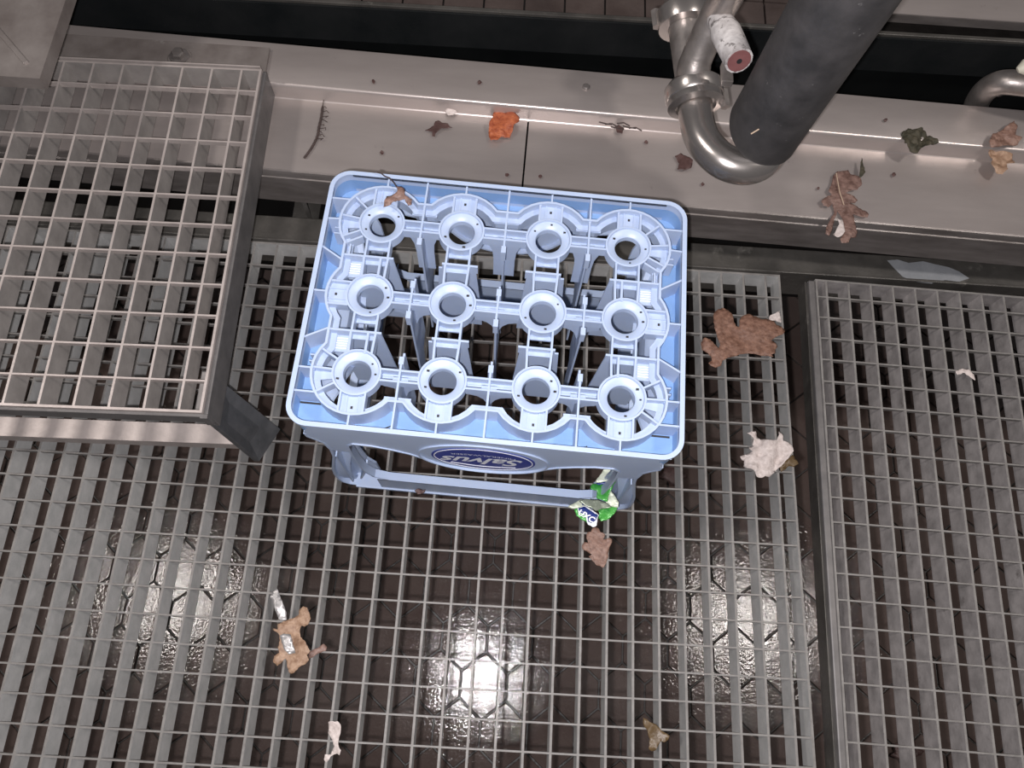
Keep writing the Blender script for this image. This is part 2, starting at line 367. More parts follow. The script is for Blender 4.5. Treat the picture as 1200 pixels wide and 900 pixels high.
sl = empty('steel_shelf', (0.92, 0.86, 0)); tag(sl, 'flat stainless shelf at the top right behind the black hose', 'steel shelf')
sr = MB().box(-0.475, 0.5, -0.092, 0.2, 0.150, 0.156).build('shelf_top', M['stainless'], sl); 
MB().box(-0.475, 0.5, -0.094, -0.092, 0.142, 0.1565).build('shelf_lip', M['stainless_dark'], sl)

# steel cover at the top left
cv = empty('steel_cover', (-0.567, 0.428, 0.30)); tag(cv, 'grey sheet steel cover in the top left corner above the platform', 'cover')
MB().box(-0.6, 0, 0, 0.5, -0.003, 0).build('cover_sheet', M['mount'], cv)
MB().box(-0.003, 0, 0, 0.5, -0.018, -0.003).build('side_lip', M['mount'], cv)
MB().box(-0.6, -0.003, 0, 0.003, -0.018, -0.003).build('front_lip', M['mount'], cv)
MB().bar((-0.02, 0.02), (-0.16, 0.16), 0.006, -0.001, 0.0022).build('crease', M['mount'], cv, bevel=0.001)

# ------------------------------------------------------------------ raised platform on the left
PZ = 0.185
pf = empty('step_platform', (-0.3545, 0.0775, 0), math.radians(1.45)); tag(pf, 'raised steel grating step platform on legs at the left', 'platform')
nx = [-0.0265 - i * 0.0392 for i in range(0, 14)]
ny = [0.0385 + j * 0.0410 for j in range(0, 12)]
grating(pf, nx, ny, -0.56, -0.003, 0.003, 0.482, M['platform'], depth=0.034, th=0.0028, cth=0.0022, cd_=0.007, z=PZ, ends=(True, False, False, True), top=M['platform_top'])
MB().box(-0.003, 0.0, 0.0, 0.485, PZ - 0.046, PZ + 0.0006).build('edge_band', M['platform_top'], pf)
MB().box(-0.563, -0.003, 0.0, 0.003, PZ - 0.026, PZ + 0.0006).build('edge_band', M['platform_top'], pf)
MB().box(0.0002, 0.0052, 0.0, 0.485, PZ - 0.050, PZ - 0.004).build('side_plate', M['side'], pf, bevel=0.001)
MB().box(-0.003, 0.0052, -0.0052, -0.0002, PZ - 0.030, PZ - 0.004).build('front_corner', M['side'], pf)
MB().box(-0.563, -0.003, -0.0035, -0.0002, PZ - 0.026, PZ - 0.004).build('front_plate', M['side'], pf)
inv = Matrix.Rotation(-math.radians(1.45), 3, 'Z')
for lx in (0.0, -0.545):
    Q = [inv @ (at(u, v, z) - pf.location) for u, v, z in ((252, 440, 0.150), (246, 493, 0.150), (304, 541, 0.0), (329, 503, 0.0))]
    lo = MB().add([(p.x + lx, p.y, p.z) for p in Q] + [(p.x + lx - 0.007, p.y, p.z) for p in Q], [(0, 1, 2, 3), (7, 6, 5, 4), (0, 4, 5, 1), (1, 5, 6, 2), (2, 6, 7, 3), (3, 7, 4, 0)]).build('leg', M['leg'], pf, bevel=0.0008)
st = MB().box(-0.55, -0.002, 0.004, 0.027, 0.046, 0.05).box(-0.55, -0.002, 0.001, 0.004, 0.03, 0.0515).build('stretcher', M['platform_top'], pf)
MB().box(-0.0245, -0.004, 0.005, 0.066, PZ - 0.045, PZ - 0.041).build('corner_plate', M['side'], pf)
MB().box(-0.0235, -0.005, 0.006, 0.064, PZ - 0.041, PZ - 0.0405).build('foot_flange', M['platform'], pf)
mq = [inv @ (at(u, v, 0.1535) - pf.location) for u, v in ((316, 56), (308, 100), (-10, 78), (-10, 34))]
MB().prism([(p.x, p.y) for p in mq], 0.1492, 0.1535).build('mounting_plate', M['mount'], pf)
bo = MB().lathe([(0.0, 0.012), (0.0075, 0.012), (0.009, 0.010), (0.009, 0.004), (0.0145, 0.0035), (0.0155, 0.0)], seg=6).build('bolt', M['stainless_dark'], pf)
q = at(210, 66, 0.156) - Vector((-0.3545, 0.0775, 0)); a = -math.radians(1.45)
bo.location = (q.x * math.cos(a) - q.y * math.sin(a), q.x * math.sin(a) + q.y * math.cos(a), 0.1535)
wa = MB().lathe([(0.0, 0.0015), (0.016, 0.0015), (0.017, 0.0)], seg=20).build('washer', M['mount'], pf); wa.location = bo.location

# ------------------------------------------------------------------ the bottle crate (upside down)
CL = (-0.0288, 0.1858, 0.0); CA = math.radians(-2.05)
crate = empty('bottle_crate', CL, CA)
tag(crate, 'light blue plastic bottle crate lying upside down on the grating', 'crate')
T = 0.283
XS = (-0.137, -0.0485, 0.0485, 0.137); YS = (0.0895, 0.0005, -0.0880)
RS = 0.046
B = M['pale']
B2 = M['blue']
# rim
out = rrect(0.2, 0.15, 0.022); 
mb = MB(); mb.wall(rrect(0.198, 0.148, 0.020), 0.004, T - 0.010, T)
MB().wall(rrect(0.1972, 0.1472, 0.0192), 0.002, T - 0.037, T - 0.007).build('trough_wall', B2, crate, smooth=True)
mb.wall(rrect(0.1985, 0.1485, 0.0205), 0.005, T - 0.004, T + 0.0004)
mb.build('rim', B, crate, smooth=True)
# scalloped inner contour
def contour(rs):
    pts = []
    nd = 0.028 + (rs - RS)          # notch depth beside the row centre line
    ax = math.degrees(math.asin(min(1, nd / rs)))
    e = 0.036 + (rs - RS)
    y1, y2, y3 = YS
    al = math.degrees(math.acos(min(1, e / rs)))
    # top edge left to right
    for k, x in enumerate(XS):
        a0 = 180 - ax if k else 180 + al
        a1 = ax if k < 3 else -al
        pts += arc(x, y1, rs, a0, a1, 9 if 0 < k < 3 else 18)
    # right edge downwards
    xr = XS[3] + e
    pts += [(xr, y2 + 0.040)]
    pts += arc(XS[3], y2, rs, al, -al, 8)
    pts += [(xr, y2 - 0.043)]
    for k, x in reversed(list(enumerate(XS))):
        a0 = al if k == 3 else -ax
        a1 = -180 + ax if k else -180 - al
        pts += arc(x, y3, rs, a0, a1, 9 if 0 < k < 3 else 18)
    xl = XS[0] - e
    pts += [(xl, y2 - 0.043)]
    pts += arc(XS[0], y2, rs, 180 + al, 180 - al, 8)
    pts += [(xl, y2 + 0.040)]
    o = [pts[0]]
    for p in pts[1:]:
        if (Vector(p) - Vector(o[-1])).length > 0.0012: o.append(p)
    return o
C1 = contour(RS); C0 = contour(RS - 0.0075)
MB().wall(C1, 0.0026, T - 0.040, T - 0.0012).build('scalloped_wall', B, crate, smooth=True)
MB().prism(C1, T - 0.0135, T - 0.0115, holes=[C0]).build('inner_ledge', B, crate)
# trough floor between rim and scallops
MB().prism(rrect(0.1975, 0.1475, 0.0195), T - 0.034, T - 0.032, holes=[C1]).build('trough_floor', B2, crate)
# ribs across the trough
ribs = []
for x in (-0.0927, 0.0, 0.0927):
    ribs += [((x, 0.147), (x, YS[0] + 0.028)), ((x, -0.147), (x, YS[2] - 0.028))]
for x in XS:
    ribs += [((x, 0.147), (x, YS[0] + RS)), ((x, -0.147), (x, YS[2] - RS))]
for s in (-1, 1):
    for (ya, xb, yb) in ((0.1150, 0.176, 0.1150), (0.0885, 0.182, 0.0895), (0.0535, 0.1735, 0.0395), (0.0, 0.182, 0.0), (-0.0550, 0.1735, -0.0420), (-0.0880, 0.182, -0.0880), (-0.1140, 0.176, -0.1140)):
        ribs.append(((s * 0.197, ya), (s * xb, yb)))
for a, b in ribs:
    MB().bar(a, b, 0.0020, T - 0.033, T - 0.0016).build('rib', B, crate)
# dark slots and slivers of dirt in the trough
for x in (-0.184, 0.181):
    MB().box(x - 0.012, x + 0.012, -0.1180, -0.1160, T - 0.0321, T - 0.0314).build('slot', M['hole'], crate)
for (x0, y0, x1, y1) in ((-0.108, -0.139, -0.097, -0.133), (-0.118, -0.141, -0.115, -0.140), (0.104, -0.136, 0.112, -0.143), (0.103, -0.140, 0.107, -0.135), (-0.165, -0.137, -0.157, -0.142)):
    MB().bar((x0, y0), (x1, y1), 0.0011, T - 0.0321, T - 0.0312).build('dirt_sliver', M['hole'], crate)
# small pegs on the outside of the scallops
for s in (-1, 1):
    for r in (0, 2):
        mb = MB()
        for dy in (0.0, -0.009, -0.016) if r == 0 else (0.0, 0.009, 0.016):
            mb.bar((s * 0.181, YS[r] + dy), (s * 0.188, YS[r] + dy), 0.0016, T - 0.03, T - 0.006)
        mb.build('peg', B, crate)
# bottle rings
prof = [(0.0255, -0.014), (0.0255, 0.0), (0.0235, 0.0002), (0.0228, -0.0022), (0.0160, -0.0040), (0.0146, -0.0056), (0.0142, -0.012), (0.0158, -0.012), (0.0165, -0.0075), (0.0236, -0.0055), (0.0240, -0.014), (0.0255, -0.014)]
ringme = MB().lathe(prof, seg=40).mesh('bottle_ring'); ringme.materials.append(B)
ringme.polygons.foreach_set('use_smooth', [True] * len(ringme.polygons)); ringme.set_sharp_from_angle(angle=math.radians(35))
for j, y in enumerate(YS):
    for i, x in enumerate(XS):
        o = link('bottle_ring', ringme, None, crate); o.location = (x, y, T - 0.0025)
        mb = MB()
        for a in random.sample([90, 35, 150, 0, 205, 280], 3):
            rr = 0.0195; px = rr * math.cos(math.radians(a + random.uniform(-8, 8))); py = rr * math.sin(math.radians(a)); s = random.uniform(0.0009, 0.0016)
            mb.box(px - s, px + s, py - s * .7, py + s * .7, -0.0034, -0.0022)
        h = mb.build('dark_dot', M['hole'], o)  # small dark dirt specks scattered on the ring face
# spokes along x between rings
ZS = T - 0.003
for j, y in enumerate(YS):
    for i in range(3):
        xa = XS[i] + 0.0245; xb = XS[i + 1] - 0.0245; xm = (xa + xb) / 2
        mb = MB()
        mb.box(xa, xb, y + 0.0050, y + 0.0072, ZS - 0.013, ZS).box(xa, xb, y - 0.0072, y - 0.0050, ZS - 0.013, ZS)
        mb.box(xa, xb, y - 0.0052, y - 0.0015, ZS - 0.0125, ZS - 0.011).box(xa, xb, y + 0.0025, y + 0.0052, ZS - 0.0125, ZS - 0.011)
        mb.box(xm - 0.008, xm + 0.008, y - 0.003, y + 0.003, ZS - 0.0125, ZS - 0.011)
        mb.build('spoke', B, crate)
        up = 0.0285 if j == 0 else 0.0175; dn = 0.0285 if j == 2 else 0.0185
        mb = MB().box(xm - 0.0011, xm + 0.0011, y - dn, y + up, ZS - 0.013, ZS + 0.0008)
        for yy in ([y + up] if j else []) + ([y - dn] if j < 2 else []):
            mb.box(xm - 0.0026, xm + 0.0026, yy - 0.005, yy + 0.0035, ZS - 0.016, ZS + 0.0015)
        mb.build('cross_rib', B, crate)
        # wedge shelves beside the notch
        if j != 1:
            s = 1 if j == 0 else -1
            for sg in (-1, 1):
                MB().box(min(xm, xm + sg * 0.014), max(xm, xm + sg * 0.014), min(y + s * 0.020, y + s * 0.0275), max(y + s * 0.020, y + s * 0.0275), ZS - 0.0125, ZS - 0.010).build('corner_web', B, crate)
# links along y between rings, with box and hanging plate
for j in range(2):
    yt = YS[j] - 0.0245; ybar = YS[j] - 0.0430; yb = YS[j + 1] + 0.0245
    for i, x in enumerate(XS):
        corner = i in (0, 3); s = -1 if i < 2 else 1        # s: outer side
        mb = MB()
        w = 0.0125
        for sg in (-1, 1):
            mb.bar((x + sg * w, yt + 0.003), (x + sg * w, ybar), 0.0022, ZS - 0.014, ZS)
            mb.bar((x + sg * (w + 0.0005), ybar), (x + sg * (w - 0.0005), yb - 0.004), 0.0024, ZS - 0.016, ZS)
        mb.box(x - w, x + w, yt - 0.0042, yt + 0.001, ZS - 0.0135, ZS - 0.011)
        mb.box(x - w, x + w, ybar - 0.006, ybar, ZS - 0.0095, ZS - 0.0075)
        mb.build('link', B, crate)
        mb = MB()
        if corner:
            xo = x + s * 0.0355; xi = x - s * 0.0190
        else:
            xo = x + s * 0.0165; xi = x - s * 0.0225
        mb.box(min(xo, xi), max(xo, xi), ybar - 0.0012, ybar + 0.0012, ZS - 0.014, ZS + 0.0002)
        if corner:
            mb.box(min(x - s * 0.004, x - s * 0.0065), max(x - s * 0.004, x - s * 0.0065), yb - 0.003, ybar, ZS - 0.014, ZS)
        mb.build('box_rib', B, crate)
        # hanging divider plate, flaring downwards
        hw0 = 0.0205; hw1 = 0.0265
        if corner:
            pl = [(x - s * 0.019, T - 0.012), (x - s * 0.0262, 0.166), (x - s * 0.0275, 0.132), (x + s * 0.028, 0.132), (x + s * 0.0355, T - 0.012)]
        else:
            pl = [(x - hw0, T - 0.012), (x - hw1, 0.16), (x - hw1, 0.132), (x + hw1, 0.132), (x + hw1, 0.16), (x + hw0, T - 0.012)]
        MB().prism(pl, ybar - 0.001, ybar + 0.001, mp=lambda p, q, h: (p, h, q)).build('divider', B, crate)
        if corner:   # plate with fine grip lines beside the ring
            mb = MB().prism([(x + s * 0.0350, ybar - 0.001), (x + s * 0.0135, ybar - 0.001), (x + s * 0.0135, yb + 0.001), (x + s * 0.0400, yb + 0.0005), (x + s * 0.0355, ybar - 0.010)], ZS - 0.0145, ZS - 0.0125)
            pp = mb.build('grip_plate', B, crate)
            mb = MB()
            for k in range(5):
                yy = ybar - 0.005 - k * 0.0028
                mb.box(min(x + s * 0.017, x + s * 0.0285), max(x + s * 0.017, x + s * 0.0285), yy - 0.0005, yy + 0.0005, ZS - 0.0125, ZS - 0.0112)
            mb.build('grip_line', M['white'], pp)
# channels from the outer rings to the scalloped wall
def channel(cx, cy, ang, w=0.0125, r0=0.0245, r1=0.0450):
    a = math.radians(ang); d = Vector((math.cos(a), math.sin(a))); n = Vector((-d.y, d.x)); c = Vector((cx, cy))
    mb = MB()
    for sg in (-1, 1): mb.bar(c + d * (r0 - 0.003) + n * sg * w, c + d * r1 + n * sg * w, 0.0022, ZS - 0.013, ZS)
    pts = [c + d * (r0 - 0.002) - n * w, c + d * r1 - n * w, c + d * r1 + n * w, c + d * (r0 - 0.002) + n * w]
    mb.prism([(p.x, p.y) for p in pts], ZS - 0.0075, ZS - 0.0055)
    for sg in (-0.45, 0.45): mb.bar(c + d * r0 + n * sg * w, c + d * r1 + n * sg * w, 0.0012, ZS - 0.0056, ZS - 0.0040)
    o = mb.build('channel', B, crate)
    p = c + d * (r1 - 0.008)
    MB().box(p.x - 0.0012, p.x + 0.0012, p.y - 0.0014, p.y + 0.0014, ZS - 0.0056, ZS - 0.0050).build('dark_dot', M['hole'], o)
for x in XS: channel(x, YS[0], 90); channel(x, YS[2], -90)
channel(XS[0], YS[1], 180, 0.0135); channel(XS[3], YS[1], 0, 0.0135)
for (x, y, angs) in ((XS[0], YS[0], (138, 172, 207)), (XS[3], YS[0], (42, 8, -27)), (XS[0], YS[2], (150, 178, 213)), (XS[3], YS[2], (30, 2, -33))):
    for k, a in enumerate(angs):
        d = Vector((math.cos(math.radians(a)), math.sin(math.radians(a)))); c = Vector((x, y))
        MB().bar(c + d * 0.0245, c + d * 0.0455, 0.0022, ZS - 0.013, ZS).build('radial_rib', B, crate)
    a = angs[1] + (9 if x < 0 else -9); d = Vector((math.cos(math.radians(a)), math.sin(math.radians(a)))); n = Vector((-d.y, d.x))
    c = Vector((x, y)); pts = [c + d * 0.025 - n * .004, c + d * 0.0445 - n * .005, c + d * 0.0445 + n * .005, c + d * 0.025 + n * .004]
    MB().prism([(p.x, p.y) for p in pts], ZS - 0.010, ZS - 0.008).build('web', B, crate)
for (x, y, s, sy) in ((XS[0], YS[0], -1, -1), (XS[3], YS[0], 1, -1)):
    MB().bar((x + s * 0.0255 * .72, y - 0.0255 * .72), (x + s * 0.0355, y - 0.0285), 0.0022, ZS - 0.013, ZS).build('radial_rib', B, crate)
    MB().bar((x + s * 0.030, y - 0.029), (x + s * 0.030, y - 0.043), 0.0018, ZS - 0.013, ZS - 0.001).build('radial_rib', B, crate)
# junction posts: plates standing along y and gussets along x
for j, y in enumerate(YS):
    for i in range(3):
        xm = (XS[i] + XS[i + 1]) / 2
        MB().prism([(y - 0.0175, T - 0.014), (y - 0.0175, 0.05), (y + 0.004, 0.05), (y + 0.010, 0.125), (y + 0.030, 0.130), (y + 0.030, T - 0.014)], xm - 0.0011, xm + 0.0011,
                   mp=lambda p, q, h: (h, p, q)).build('post_plate', B, crate)
        half = (XS[i + 1] - XS[i]) / 2 - 0.0235
        gl = [(-half, T - 0.015), (-half, T - 0.024), (-half * 0.72, T - 0.029), (-half * 0.55, T - 0.042), (-half * 0.5, T - 0.060), (-half * 0.5, 0.185), (half * 0.5, 0.185), (half * 0.5, T - 0.060), (half * 0.55, T - 0.042), (half * 0.72, T - 0.029), (half, T - 0.024), (half, T - 0.015)]
        if j:
            gl = [(-half, T - 0.015), (-half, T - 0.040), (-half * 0.8, T - 0.041), (-half * 0.5, T - 0.044), (-half * 0.25, T - 0.052), (-0.0015, T - 0.066)]
            gl = gl + [(-a, b) for a, b in reversed(gl)]
        MB().prism([(xm + a, b) for a, b in gl], y + 0.0005, y + 0.0025, mp=lambda p, q, h: (p, h, q)).build('gusset', B, crate)

# side walls with handle openings
OUT = [(-0.182, 0.262), (-0.187, 0.249), (-0.186, 0.234), (-0.179, 0.224), (-0.1725, 0.212), (-0.1705, 0.185), (-0.173, 0.155), (-0.180, 0.120), (-0.186, 0.090), (-0.1895, 0.060), (-0.1905, 0.030), (-0.1875, 0.012), (-0.180, 0.003), (-0.166, 0.0)]
WIN = [(0.0, 0.154), (-0.020, 0.155), (-0.040, 0.162), (-0.056, 0.175), (-0.068, 0.190), (-0.081, 0.203), (-0.100, 0.214), (-0.120, 0.222), (-0.140, 0.223), (-0.147, 0.214), (-0.1485, 0.182), (-0.1485, 0.135), (-0.146, 0.092), (-0.138, 0.068), (-0.120, 0.057)]
def side(face, k, wide=0.0, thin=0.0, ztop=0.275):
    """face: map of (p along wall, q up, h outward) to xyz; k: length scale"""
    sc = lambda L: [(a * k, b) for a, b in L]
    mir = lambda L: [(-a, b) for a, b in reversed(L)]
    o, w = sc(OUT), sc(WIN)
    if wide:
        o = [(a - wide * (1 if b < 0.22 else 0), b) for a, b in o]; w = [(a - wide * (1 if a < -0.1 else 0), b) for a, b in w]
    if thin: w = [(a - thin * min(1, max(0, (-a - 0.03) / 0.05)), b) for a, b in w]
    so = MB()
    # upper skin
    ou = [p for p in o[:6] if p[1] < ztop]
    poly = [(ou[0][0] * 0.975, ztop)] + ou + list(reversed(w[:11])) + [(-a, b) for a, b in w[1:11]] + list(reversed([(-a, b) for a, b in ou])) + [(-ou[0][0] * 0.975, ztop)]
    so.prism(poly, -0.003, 0.0, mp=face)
    root = so.build('side_wall', B, crate)
    # recessed lower posts
    for sg in (1, -1):
        lp = o[5:] + [(w[13][0], 0.0)] + list(reversed(w[10:14]))
        if sg < 0: lp = [(-a, b) for a, b in reversed(lp)]
        MB().prism(lp, -0.019, -0.016, mp=face).build('corner_post', B, crate)
        rb = MB()
        rb.wall([(sg * -0.172 * k, 0.150), (sg * -0.174 * k, 0.012)], 0.002, -0.017, -0.0015, closed=False, mp=face)
        rb.wall([(sg * -0.147 * k, 0.085), (sg * -0.160 * k, 0.035)], 0.002, -0.017, -0.0015, closed=False, mp=face)
        rb.build('post_rib', B, crate)
    # flanges
    loop = [p for p in o if p[1] < 0.246]; loop = [(loop[0][0] * 1.003, 0.2465)] + loop; loop = loop + mir(loop)
    MB().wall(loop, 0.0030, -0.020, 0.0002, closed=False, mp=face).build('flange', B, crate, smooth=True)
    loop = w + [(-a, b) for a, b in reversed(w[1:])]
    MB().wall(loop, 0.0026, -0.009, 0.0012, closed=True, mp=face).build('window_flange', B, crate, smooth=True)
    # handle bar
    hb = MB().prism([(-0.136 * k, 0.008), (0.136 * k, 0.008), (0.136 * k, 0.057), (-0.136 * k, 0.057)], -0.0015, 0.001, mp=face)
    hb.prism([(-0.136 * k, 0.052), (0.136 * k, 0.052), (0.136 * k, 0.0575), (-0.136 * k, 0.0575)], -0.009, 0.001, mp=face)
    hb.prism([(-0.17 * k, 0.0), (0.17 * k, 0.0), (0.17 * k, 0.006), (-0.17 * k, 0.006)], -0.018, 0.003, mp=face)
    hb.build('handle', B, crate)
    return root
FY = -0.1495
DR = lambda q: 0.0035 * (1 - q / 0.28)
def fx(q):
    L = [(-0.01, 0.1905)] + sorted([(b, -a) for a, b in OUT if 0.029 < b < 0.24]) + [(0.25, 0.1993), (0.30, 0.1997)]
    for (b0, a0), (b1, a1) in zip(L, L[1:]):
        if b0 <= q <= b1: return a0 + (a1 - a0) * (q - b0) / (b1 - b0)
    return 0.1997
front = side(lambda p, q, h: (p, FY + DR(q) - h, q), 1.0)
side(lambda p, q, h: (-p, -FY - DR(q) + h, q), 1.0, 0.016)
side(lambda p, q, h: (-fx(q) - h, -p, q), 0.74, 0.0, 0.012, 0.248)
side(lambda p, q, h: (fx(q) + h, p, q), 0.74, 0.0, 0.012, 0.248)
# logo on the front wall, upside down like the crate
def ell(a, b, n=48): return [(a * math.cos(2 * PI * i / n), b * math.sin(2 * PI * i / n)) for i in range(n)]
LZ = 0.2105
FY += 0.0009
face = lambda p, q, h: (p, FY - h, LZ + q)
MB().wall(ell(0.0705, 0.053), 0.002, -0.001, 0.0022, mp=face).build('logo_border', B, front, smooth=True)
lo = MB().prism(ell(0.0565, 0.0415), 0.0002, 0.0010, mp=face).build('logo', M['logo_blue'], front)
MB().wall(ell(0.0535, 0.0388), 0.0011, 0.0010, 0.0014, mp=face).build('logo_line', M['white'], front, smooth=True)
def text_mesh(body, size, shear=0.0, off=0.0, sx=1.0, arcr=None):
    cu = bpy.data.curves.new('lettering', 'FONT'); cu.body = body; cu.size = size; cu.shear = shear; cu.offset = off
    cu.align_x = 'CENTER'; cu.align_y = 'CENTER'; cu.resolution_u = 3
    to = bpy.data.objects.new('lettering', cu); COL.objects.link(to); bpy.context.view_layer.update()
    me = bpy.data.meshes.new_from_object(to.evaluated_get(bpy.context.evaluated_depsgraph_get()))
    bpy.data.objects.remove(to); bpy.data.curves.remove(cu)
    for v in me.vertices: v.co.x *= sx
    return me
def flat_text(name, body, size, mp, m, parent, **kw):
    me = text_mesh(body, size, **kw); me.name = name
    for v in me.vertices: v.co = Vector(mp(v.co.x, v.co.y))
    return link(name, me, m, parent)
flat_text('lettering', 'Salvus', 0.036, lambda a, b: (-a, FY - 0.0016, LZ - 0.0025 - b - a * 0.10), M['white'], front, shear=0.35, off=0.0008, sx=1.0)
flat_text('lettering', 'MINERALWASSER', 0.0078, lambda a, b: (-a, FY - 0.0016, LZ + 0.019 - b - 2.6 * a * a), M['white'], front, sx=1.15)
sw = [(0.036 - 0.072 * t, -0.022 - 0.006 * math.sin(t * PI)) for t in [i / 12 for i in range(13)]]
MB().wall(sw, 0.0014, 0.0010, 0.0014, closed=False, mp=face).build('logo_swoosh', M['white'], front)

# ------------------------------------------------------------------ pipes and hose at the top
pa = empty('steel_pipe', at(815, 122, 0.28)); tag(pa, 'stainless pipe with clamp joints and a polished bend beside the black hose', 'pipe')
def loc(root, pts): return [Vector(p) - root.location for p in pts]
F_ = at(815, 122, 0.28); K_ = at(800, 18, 0.30); axis = (F_ - K_).normalized()
bend = spline([F_ + axis * -0.005, at(816, 138, 0.278), at(824, 165, 0.276), at(846, 188, 0.276), at(872, 196, 0.276), at(892, 190, 0.279), at(900, 175, 0.288), at(896, 160, 0.302)], 7)
MB().tube(loc(pa, bend), 0.0205, 24).build('bend', M['pipe'], pa, smooth=True)
MB().tube(loc(pa, [F_ - axis * 0.01, K_, K_ - axis * 0.02, K_ - axis * 0.12 + Vector((-0.004, 0, 0.02)), K_ - axis * 0.25 + Vector((-0.008, 0, 0.06))]), 0.0195, 24).build('straight_pipe', M['pipe_dull'], pa, smooth=True)
def collar(c, ax, prof, name, m, seg=28):
    u = ax.orthogonal().normalized(); w = ax.cross(u); mb = MB(); n = len(prof); vs = []
    for k in range(seg):
        a = 2 * PI * k / seg
        vs += [c - pa.location + ax * t + (u * math.cos(a) + w * math.sin(a)) * r for r, t in prof]
    fs = [(k * n + i, ((k + 1) % seg) * n + i, ((k + 1) % seg) * n + i + 1, k * n + i + 1) for k in range(seg) for i in range(n - 1)]
    return mb.add(vs, fs).build(name, m, pa, smooth=True)
c1 = F_ - axis * 0.012
collar(c1, axis, [(0.020, -0.017), (0.029, -0.016), (0.0345, -0.010), (0.0345, 0.004), (0.033, 0.006), (0.0335, 0.009), (0.0335, 0.014), (0.024, 0.0165), (0.0225, 0.013), (0.020, 0.013)], 'clamp', M['pipe'])
c2 = K_ + axis * 0.004
collar(c2, axis, [(0.020, -0.014), (0.028, -0.013), (0.033, -0.008), (0.033, 0.006), (0.031, 0.012), (0.020, 0.013)], 'clamp', M['pipe'])
nut = c1 - pa.location + r_ * 0.036 + d_ * 0.004
MB().tube([nut + axis * -0.010, nut + axis * 0.012], 0.006, 6).build('clamp_nut', M['pipe_dull'], pa)
nut2 = c2 - pa.location - r_ * 0.033
MB().tube([nut2 + axis * -0.010, nut2 + axis * 0.012], 0.006, 6).build('clamp_nut', M['pipe_dull'], pa)
MB().tube(loc(pa, spline([at(868, -35, 0.44), at(845, 8, 0.375), at(828, 42, 0.340), at(814, 76, 0.310), at(812, 100, 0.292)], 6)), [0.0185] * 18 + [0.0195] * 7, 22).build('branch_pipe', M['pipe_dull'], pa, smooth=True)
sp = empty('coated_pipe_stub', at(848, 40, 0.37)); tag(sp, 'short pipe stub with cracked white coating and a pink cut end', 'pipe')
a_, b_ = at(838, 12, 0.365), at(866, 71, 0.385); ax = (b_ - a_).normalized()
MB().tube(loc(sp, [a_, a_.lerp(b_, .3), a_.lerp(b_, .5), a_.lerp(b_, .75), b_]), [0.0135, 0.0140, 0.0165, 0.0160, 0.0150], 14).build('coating', M['foam_white'], sp, smooth=True)
MB().tube(loc(sp, [b_ - ax * 0.002, b_ + ax * 0.0012]), 0.0125, 18).build('cut_end', M['pink'], sp)
MB().tube(loc(sp, [b_, b_ + ax * 0.0016]), 0.003, 10).build('core', M['hole'], sp)
q0 = at(852, 84, 0.345) - sp.location
MB().box(q0.x - 0.006, q0.x + 0.006, q0.y - 0.016, q0.y + 0.012, q0.z - 0.006, q0.z + 0.003).build('bracket', M['pipe_dull'], sp, bevel=0.001)
ho = empty('insulated_hose', at(895, 155, 0.3)); tag(ho, 'thick black foam insulated upright pipe above the steel bend', 'pipe insulation')
h0, h1 = at(894, 153, 0.300), at(988, 0, 0.5); hx = (h1 - h0).normalized()
bot = MB(); seg = 36
u_ = Vector((1, 0, 0)); u_ = (u_ - hx * u_.dot(hx)).normalized(); w_ = hx.cross(u_)
rings = []
for k in range(seg):
    a = 2 * PI * k / seg; d = u_ * math.cos(a) + w_ * math.sin(a)
    lift = 0.012 * math.cos(a + 0.6) * -1
    rings.append((d, lift))
vs = []
for rr, tt in ((0.026, 0.004), (0.0425, 0.0), (0.0435, 0.004), (0.043, 0.06), (0.0435, 0.16), (0.043, 0.40)):
    for d, lift in rings: vs.append(h0 - ho.location + d * rr + hx * (tt + (lift if tt < 0.02 else 0)))
fsx = []
for i in range(5):
    for k in range(seg): fsx.append((i * seg + k, i * seg + (k + 1) % seg, (i + 1) * seg + (k + 1) % seg, (i + 1) * seg + k))
bot.add(vs, fsx).build('foam_sleeve', M['rubber'], ho, smooth=True)
stw = MB().tube([Vector((0, 0, 0)), Vector((0.012, 0.006, 0.006)), Vector((0.024, 0.014, 0.012))], 0.0008, 6).build('straw', M['straw'])
stw.location = at(880, 157, 0.345); tag(stw, 'thin pale straw stuck to the black hose', 'straw')
rp = empty('steel_pipe', at(1145, 118, 0.16)); tag(rp, 'dull steel pipe bend at the right end of the dark trough', 'pipe')
MB().tube(loc(rp, spline([at(1138, 150, 0.06), at(1146, 118, 0.13), at(1166, 99, 0.18), at(1200, 98, 0.20), at(1290, 112, 0.21)], 8)), 0.0165, 22).build('bend', M['pipe_dull'], rp, smooth=True)
MB().tube(loc(rp, [at(1172, 98, 0.183), at(1175, 98, 0.185)]), 0.0172, 22).build('weld_bead', M['pipe'], rp)
cl = empty('pipe_clip', at(1198, 84, 0.225)); tag(cl, 'small cream plastic clip on the right pipe bend', 'clip')
MB().tube([Vector((-0.006, 0.002, 0.0)), Vector((0.0, 0.004, 0.004)), Vector((0.012, 0.004, 0.006)), Vector((0.03, 0.002, 0.006))], [0.004, 0.010, 0.012, 0.012], 14).build('clip_body', M['cream'], cl, smooth=True)

